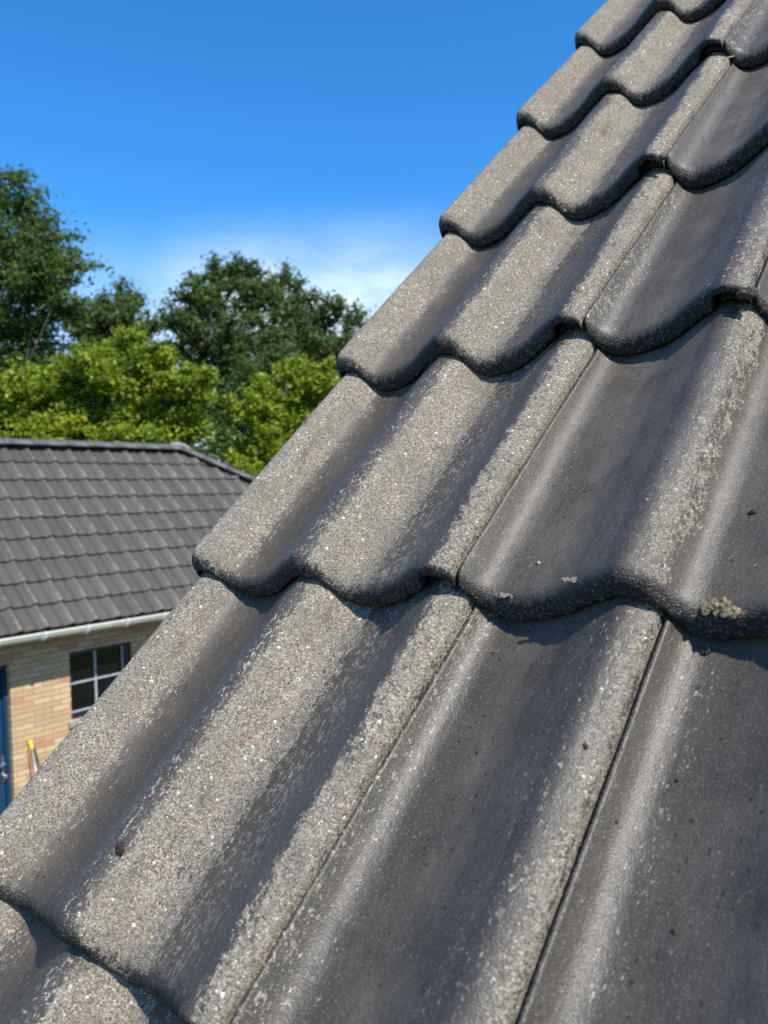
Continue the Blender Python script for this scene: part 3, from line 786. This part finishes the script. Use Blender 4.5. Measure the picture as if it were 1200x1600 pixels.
m_.tube([(-DW - .092, 4.190, .845), (-DW - .055, 4.190, .845)], .028, 14); m_.tube([(-DW - .060, 4.190, .845), (-DW - .035, 4.190, .845)], [.022, .018], 14)
m_.build('door_handle', MAT_STEEL, dob)
# window
fr_ = MB(); w0, w1, wz0, wz1 = win
for (ya, yb2, za, zb) in ((w0 + .001, w0 + .016, wz0 + .001, wz1 - .001), (w1 - .105, w1 - .001, wz0 + .001, wz1 - .001), (w0 + .016, w1 - .105, wz1 - .045, wz1 - .001), (w0 + .016, w1 - .105, wz0 + .001, wz0 + .075)):
    gb(fr_, ya, yb2, DW + .05, DW + .12, za, zb)
wf = fr_.build('window', MAT_NAVY, gar, bevel=.002)
m_ = MB(); ga, gb1, gz0, gz1 = w0 + .018, w1 - .107, wz0 + .077, wz1 - .047
gm, gz = 5.330, 1.705
gb(m_, gm - .009, gm + .009, DW + .055, DW + .085, gz0, gz1)
gb(m_, ga, gm - .0092, DW + .056, DW + .084, gz - .008, gz + .008); gb(m_, gm + .0092, gb1, DW + .056, DW + .084, gz - .008, gz + .008)
gb(m_, ga, gb1, DW + .052, DW + .08, gz0 - .0005, gz0 + .012); gb(m_, gb1 - .009, gb1 + .0005, DW + .053, DW + .08, gz0 + .013, gz1)
m_.build('glazing_bars', MAT_BAR, wf)
m_ = MB(); gb(m_, ga, gb1, DW + .090, DW + .094, gz0, gz1); m_.build('pane', MAT_GLASS, wf)
m_ = MB(); gb(m_, w0 - .045, w1 + .045, DW - .035, DW + .049, wz0 - .075, wz0 - .002); m_.build('sill', MAT_STONE, wf, bevel=.004)
# tools against the wall
def gpt(yy, d, z): return tuple(np.array([CAM[0], CAM[1], 0]) + GDv * yy + PEv * d + np.array([0, 0, z]))
def tool(name, label, cat, top, foot, rad, mat, grip=None, tipr=None, head='brush', group=None):
    e = empty(name, gpt(*foot)); tag(e, label, cat, group)
    t0 = np.array(gpt(*top)) - np.array(gpt(*foot)); up_ = t0 / np.linalg.norm(t0); L = np.linalg.norm(t0)
    MB().tube([up_ * .05, up_ * (L - (.0 if grip is None else .085))], rad, 10).build('handle', mat, e, True)
    if grip: MB().tube([up_ * (L - .12), up_ * (L - .09), up_ * (L - .01), up_ * L], [rad + .002, tipr, tipr, tipr * .6], 12).build('grip', grip, e, True)
    if head == 'brush':
        m_ = MB(); m_.box((-.03, -.16, .045), (.03, .16, .075)); m_.build('brush_block', MAT_REDPOLE, e, bevel=.004)
        m_ = MB()
        rs = random.Random(3)
        for i in range(90):
            a = rs.uniform(-.025, .025); b = rs.uniform(-.155, .155)
            m_.tube([(a, b, .045), (a * 1.4, b * 1.05, .0)], .0025, 4)
        m_.build('bristles', MAT_BRISTLE, e)
    else:
        m_ = MB(); m_.box((-.012, -.17, .03), (.012, .17, .05))
        for i in range(12): m_.tube([(0, -.16 + i * .029, .03), (.02, -.16 + i * .029, -.02 + .02)], .003, 5)
        m_.build('rake_head', MAT_STEEL, e)
    return e
tool('broom', 'silver pole with bright yellow grip leaning on the brick wall', 'broom', (4.445, DW - .02, 1.195), (4.50, DW - .30, 0.0), .0125, MAT_GREYPOLE, MAT_YELLOW, .021)
tool('garden_hoe', 'thin orange wooden handle left of the silver pole', 'hoe', (4.425, DW - .015, 1.13), (4.46, DW - .24, 0.0), .009, MAT_REDPOLE, None, None, 'rake')
tool('garden_rake', 'dark handle leaning to the right of the silver pole', 'rake', (4.487, DW - .015, 1.11), (4.66, DW - .26, 0.0), .0115, MAT_GREENPOLE, None, None, 'rake')

# ------------------------------------------------------------------ trees
def at(u, v, depth):
    return CAM + depth * (CX * (u - 600) / FPX + CY * (v - 800) / FPX + CZ)
def tree(name, label, blobs, depth, mat, bark, leaf, per_clump, clump_r, dens, seed, trunk_u, group, dj=1.6, trunk_r=.22, lean=0, floor=None):
    rs = np.random.RandomState(seed)
    base = at(trunk_u, 800, depth); base = np.array([base[0], base[1], 0.0])
    e = empty(name, tuple(base)); tag(e, label, 'tree', group)
    cl = []
    for (u, v, r) in blobs:
        c = at(u, v, depth + rs.uniform(-dj, dj) * .5); rad = r * depth / FPX
        n = max(5, int(dens * 4.4 * (rad / clump_r) ** 2.2))
        for _ in range(n):
            d = rs.normal(size=3); d /= np.linalg.norm(d)
            q = c + d * rad * rs.uniform(.2, 1.12) ** .6 * np.array([1, 1, .95]) * (1 - .5 * clump_r / max(rad, .3))
            if q[2] < (floor or 1.2): continue
            cl.append((q, clump_r * rs.uniform(.55, 1.25)))
    Vs, lr, cr = [], [], []
    for (q, r) in cl:
        n = int(per_clump * (r / clump_r) ** 2)
        d = rs.normal(size=(n, 3)); d /= np.linalg.norm(d, axis=1)[:, None]
        ax = q - np.array([base[0], base[1], q[2] - 1.0]); ax = ax / np.linalg.norm(ax) + rs.normal(0, .5, 3); ax /= np.linalg.norm(ax)
        loc_ = d * (r * np.clip(np.abs(rs.normal(0, .52, (n, 1))), 0, 1.0)) * np.array([1, 1, .55])
        P = q + loc_ + ax * (rs.uniform(-.9, 1.25, (n, 1)) * r)
        # a few stray twigs beyond the clump
        far = rs.rand(n) < .004; P[far] = q + (P[far] - q) * rs.uniform(1.1, 1.5, (far.sum(), 1))
        nrm = rs.normal(size=(n, 3)) * .75 + np.array([0, 0, .9]) + d * .5; nrm /= np.linalg.norm(nrm, axis=1)[:, None]
        a = np.cross(nrm, rs.normal(size=(n, 3))); a /= np.linalg.norm(a, axis=1)[:, None]; b = np.cross(nrm, a)
        s = leaf * rs.uniform(.6, 1.3, (n, 1))
        quad = np.stack([P - a * s, P + b * s * .45 - nrm * s * .15, P + a * s, P - b * s * .45 - nrm * s * .15], 1)
        Vs.append(quad.reshape(-1, 3)); lr.append(np.repeat(rs.rand(n), 4)); cr.append(np.full(n * 4, np.clip(rs.normal(.45, .22), 0, 1)))
    V = np.concatenate(Vs) - base; n = len(V) // 4
    F = np.arange(n * 4).reshape(n, 4)
    o = mesh_obj('crown', V, F, mat, e)
    for an, arr in (('leafrnd', np.concatenate(lr)), ('clumprnd', np.concatenate(cr))):
        a_ = o.data.attributes.new(an, 'FLOAT', 'POINT'); a_.data.foreach_set('value', arr.astype(np.float32))
    # trunk with limbs to a sample of the clumps
    zs = np.array([c[0][2] for c in cl]); top = np.percentile(zs, 92); cen = np.mean([c[0] for c in cl], 0)
    tb = MB(); N_ = 9; pts = []
    for i in range(N_):
        t = i / (N_ - 1)
        p = np.array([base[0], base[1], -.1]) * (1 - t) + np.array([cen[0], cen[1], top]) * t
        p[:2] = base[:2] + (cen[:2] - base[:2]) * t ** 1.6 + rs.normal(0, .10, 2) * (0 < i < N_ - 1); pts.append(p)
    tb.tube([p - base for p in pts], [trunk_r * (1.25 if i == 0 else 1 - .86 * i / (N_ - 1)) for i in range(N_)], 10)
    pick = rs.choice(len(cl), min(len(cl), 34), replace=False)
    for ix in pick:
        q = cl[ix][0]; t = np.clip((q[2] - 1.2) / top * .72, .18, .9); f_ = t * (N_ - 1); i = int(f_); p = pts[i] + (pts[min(i + 1, N_ - 1)] - pts[i]) * (f_ - i)
        L = np.linalg.norm(q - p); midp = (p + q) / 2 + np.array([0, 0, -.10 * L]) + rs.normal(0, .06 * L, 3) * .6
        r0 = trunk_r * (1 - .8 * t) * .34
        tb.tube([p - base, (p + midp) / 2 - base, midp - base, (midp + q) / 2 - base + rs.normal(0, .03 * L, 3), q - base], [r0, r0 * .8, r0 * .55, r0 * .35, .012], 6)
    tb.build('trunk', bark, e, True)
    return e
GRP = 'trees behind the garage'
tree('oak_tree', 'tall dark green oak at the left edge of the photo', [(8, 285, 34), (32, 335, 46), (0, 390, 90), (66, 372, 34), (72, 430, 60), (108, 418, 32), (30, 480, 70), (-70, 400, 110), (-90, 520, 120), (88, 478, 40), (30, 560, 70), (-20, 620, 100), (60, 600, 60)],
     26, MAT_OAK, MAT_BARK, .085, 210, .62, 1.0, 1, -30, GRP, trunk_r=.38)
tree('small_oak', 'lower dark green tree between the tall oak and the pointed gap of sky', [(130, 500, 38), (162, 478, 24), (150, 540, 55), (198, 472, 28), (172, 500, 34), (205, 520, 38), (186, 560, 50), (230, 520, 16), (236, 560, 30), (120, 600, 60)],
     33, MAT_OAK2, MAT_BARK, .10, 150, .52, 1.2, 2, 180, GRP, trunk_r=.2)
tree('far_oak', 'high rounded dark tree in the middle, tallest of the far group', [(372, 418, 26), (378, 440, 34), (342, 436, 32), (310, 462, 34), (280, 500, 26), (262, 505, 14), (330, 510, 60), (390, 470, 40), (390, 540, 60), (300, 560, 50), (350, 600, 60)],
     34, MAT_OAK2, MAT_BARK_PALE, .10, 150, .55, 1.1, 3, 350, GRP, trunk_r=.24)
tree('far_oak', 'dark tree just right of the highest far tree, slightly lower', [(448, 444, 22), (425, 468, 28), (472, 466, 26), (450, 515, 50), (430, 560, 55), (478, 550, 45)],
     35, MAT_OAK2, MAT_BARK, .10, 150, .55, 1.2, 4, 440, GRP, trunk_r=.22)
tree('far_oak', 'dark tree farthest right, partly hidden by the roof slope', [(520, 482, 26), (502, 510, 34), (550, 500, 22), (570, 525, 20), (530, 560, 50), (580, 570, 45), (500, 600, 50), (600, 600, 50)],
     36, MAT_OAK2, MAT_BARK, .10, 150, .55, 1.2, 5, 540, GRP, trunk_r=.22)
tree('yellow_green_tree', 'bright yellow-green tree above the left half of the garage ridge', [(185, 560, 40), (150, 575, 38), (235, 565, 34), (110, 600, 40), (210, 610, 55), (262, 590, 36), (300, 610, 34), (320, 590, 18), (150, 650, 60), (260, 660, 55), (300, 680, 30), (205, 700, 60), (100, 690, 60), (210, 525, 14)],
     17, MAT_ACACIA, MAT_BARK, .062, 130, .25, 1.25, 6, 190, GRP, trunk_r=.14, dj=1.0)
tree('yellow_green_tree', 'yellow-green tree at the far left behind the garage roof', [(20, 620, 45), (60, 610, 36), (-20, 660, 60), (50, 670, 55), (-60, 620, 60), (10, 710, 60)],
     17.5, MAT_ACACIA, MAT_BARK, .062, 130, .25, 1.25, 7, 0, GRP, trunk_r=.14, dj=1.0)
tree('yellow_green_tree', 'yellow-green tree beside the end of the garage hip', [(455, 588, 30), (490, 590, 26), (425, 620, 36), (480, 630, 44), (515, 610, 24), (400, 650, 34), (450, 680, 55), (400, 700, 34), (380, 725, 26), (500, 690, 55), (420, 740, 50), (365, 640, 18)],
     18, MAT_ACACIA, MAT_BARK, .062, 130, .25, 1.25, 8, 450, GRP, trunk_r=.14, dj=1.0)
tree('dark_shrub_tree', 'dark green low tree filling the gap under the far trees', [(250, 640, 60), (330, 640, 30), (330, 740, 50), (335, 690, 38), (375, 690, 42), (345, 650, 36), (400, 640, 60), (480, 660, 60), (200, 640, 60), (100, 650, 70), (20, 650, 70), (560, 660, 60), (390, 600, 40), (310, 760, 60)],
     28, MAT_OAK, MAT_BARK, .085, 150, .55, 1.0, 9, 400, GRP, trunk_r=.15)

# litter
def put(name, label, cat, k, x, sloc, r, mat, seed, squash=.6, n=2, dh=0.0, spread=(1, 1)):
    s = k * G + sloc
    return lump(name, label, cat, x, s, surf_h(x, s, k) + dh, r, mat, seed, squash, n, spread)

LT = 'dirt on the tiles'
put('dirt_spot', 'round dark brown spot of dirt on the sandy roll of the lowest verge tile', 'dirt spot', 0, .1774, .0527, .0036, MAT_BROWN, 1, .45, 3)
put('moss_clump', 'crusty tan moss patch on the nose of the wide tile, lower right', 'moss', 1, .531, .009, .0050, MAT_TAN, 2, .40, 30, -.0022, (3.8, 1.2))
put('moss_crumb', 'small moss crumb lying just below the mossy nose on the seam side', 'moss', 0, .5205, .3075, .0032, MAT_MOSS, 3, .8, 4)
put('lichen_speck', 'tiny white lichen speck in the brownish pan above the nose', 'lichen', 1, .3885, .040, .0014, MAT_STONE, 4, .5, 3)
put('leaf_crumb', 'rusty brown leaf crumb near the right edge of the photo', 'leaf crumb', 1, .5345, .096, .0024, MAT_BROWN, 5, .5, 3)
for i, (k, x, sl, r_, lab) in enumerate(((0, .4876, .206, .0018, 'dark dirt crumb on the sandy strip left of the second seam'), (0, .4950 + .012, .176, .0017, 'dark dirt crumb on the shiny streak right of the second seam'),
        (0, .5289, .2141, .0022, 'black crumb in the smooth pan of the lower right tile'), (0, .3969, .2019, .0018, 'brown crumb in the dusty pan of the half tile'), (0, .55, .13, .0016, 'small black crumb low in the lower right corner'), (1, .40, .12, .0014, 'tiny black crumb in the pan of the wide brownish tile'))):
    o_ = put('dirt_crumb', lab, 'dirt crumb', k, x, sl, r_ * .72, MAT_BROWN, 20 + i, .6, 3); o_['group'] = LT
rsn = random.Random(8)
x0_, s0_ = .3444, 3 * G + .3071
m_ = MB(); hh = surf_h(x0_, s0_, 3)
m_.tube([(-.010, -.004, hh + .004), (-.002, .001, hh + .006), (.010, .007, hh + .003)], .0008, 6)
o_ = m_.build('straw_stem', MAT_STRAW, None, True, loc=roofpt(x0_, s0_, 0), rot=(TH, 0, 0)); tag(o_, 'short pale straw stuck in the seam near the top right', 'straw')

put('moss_tuft', 'greenish moss in the seam notch of the fourth course nose', 'moss', 3, SA[0] + .001, -.0015, .0040, MAT_MOSS, 41, .7, 10, -.004, (1.4, .8))
put('moss_tuft', 'moss and grit in the notch of the third course nose at the right edge', 'moss', 2, SB[0] - .001, -.0010, .0046, MAT_MOSS, 42, .7, 12, -.005, (1.5, .8))
put('lichen_crust', 'pale yellowish crust on the nose edge above the half tile roll', 'lichen', 1, .437, .009, .0020, MAT_CRUST, 43, .4, 16, -.0008, (5.0, 1.0))
put('grit_crust', 'light gritty crust on the nose edge right of the first seam', 'grit', 1, .372, .006, .0018, MAT_CRUST, 44, .4, 18, -.0012, (6.0, 1.2))
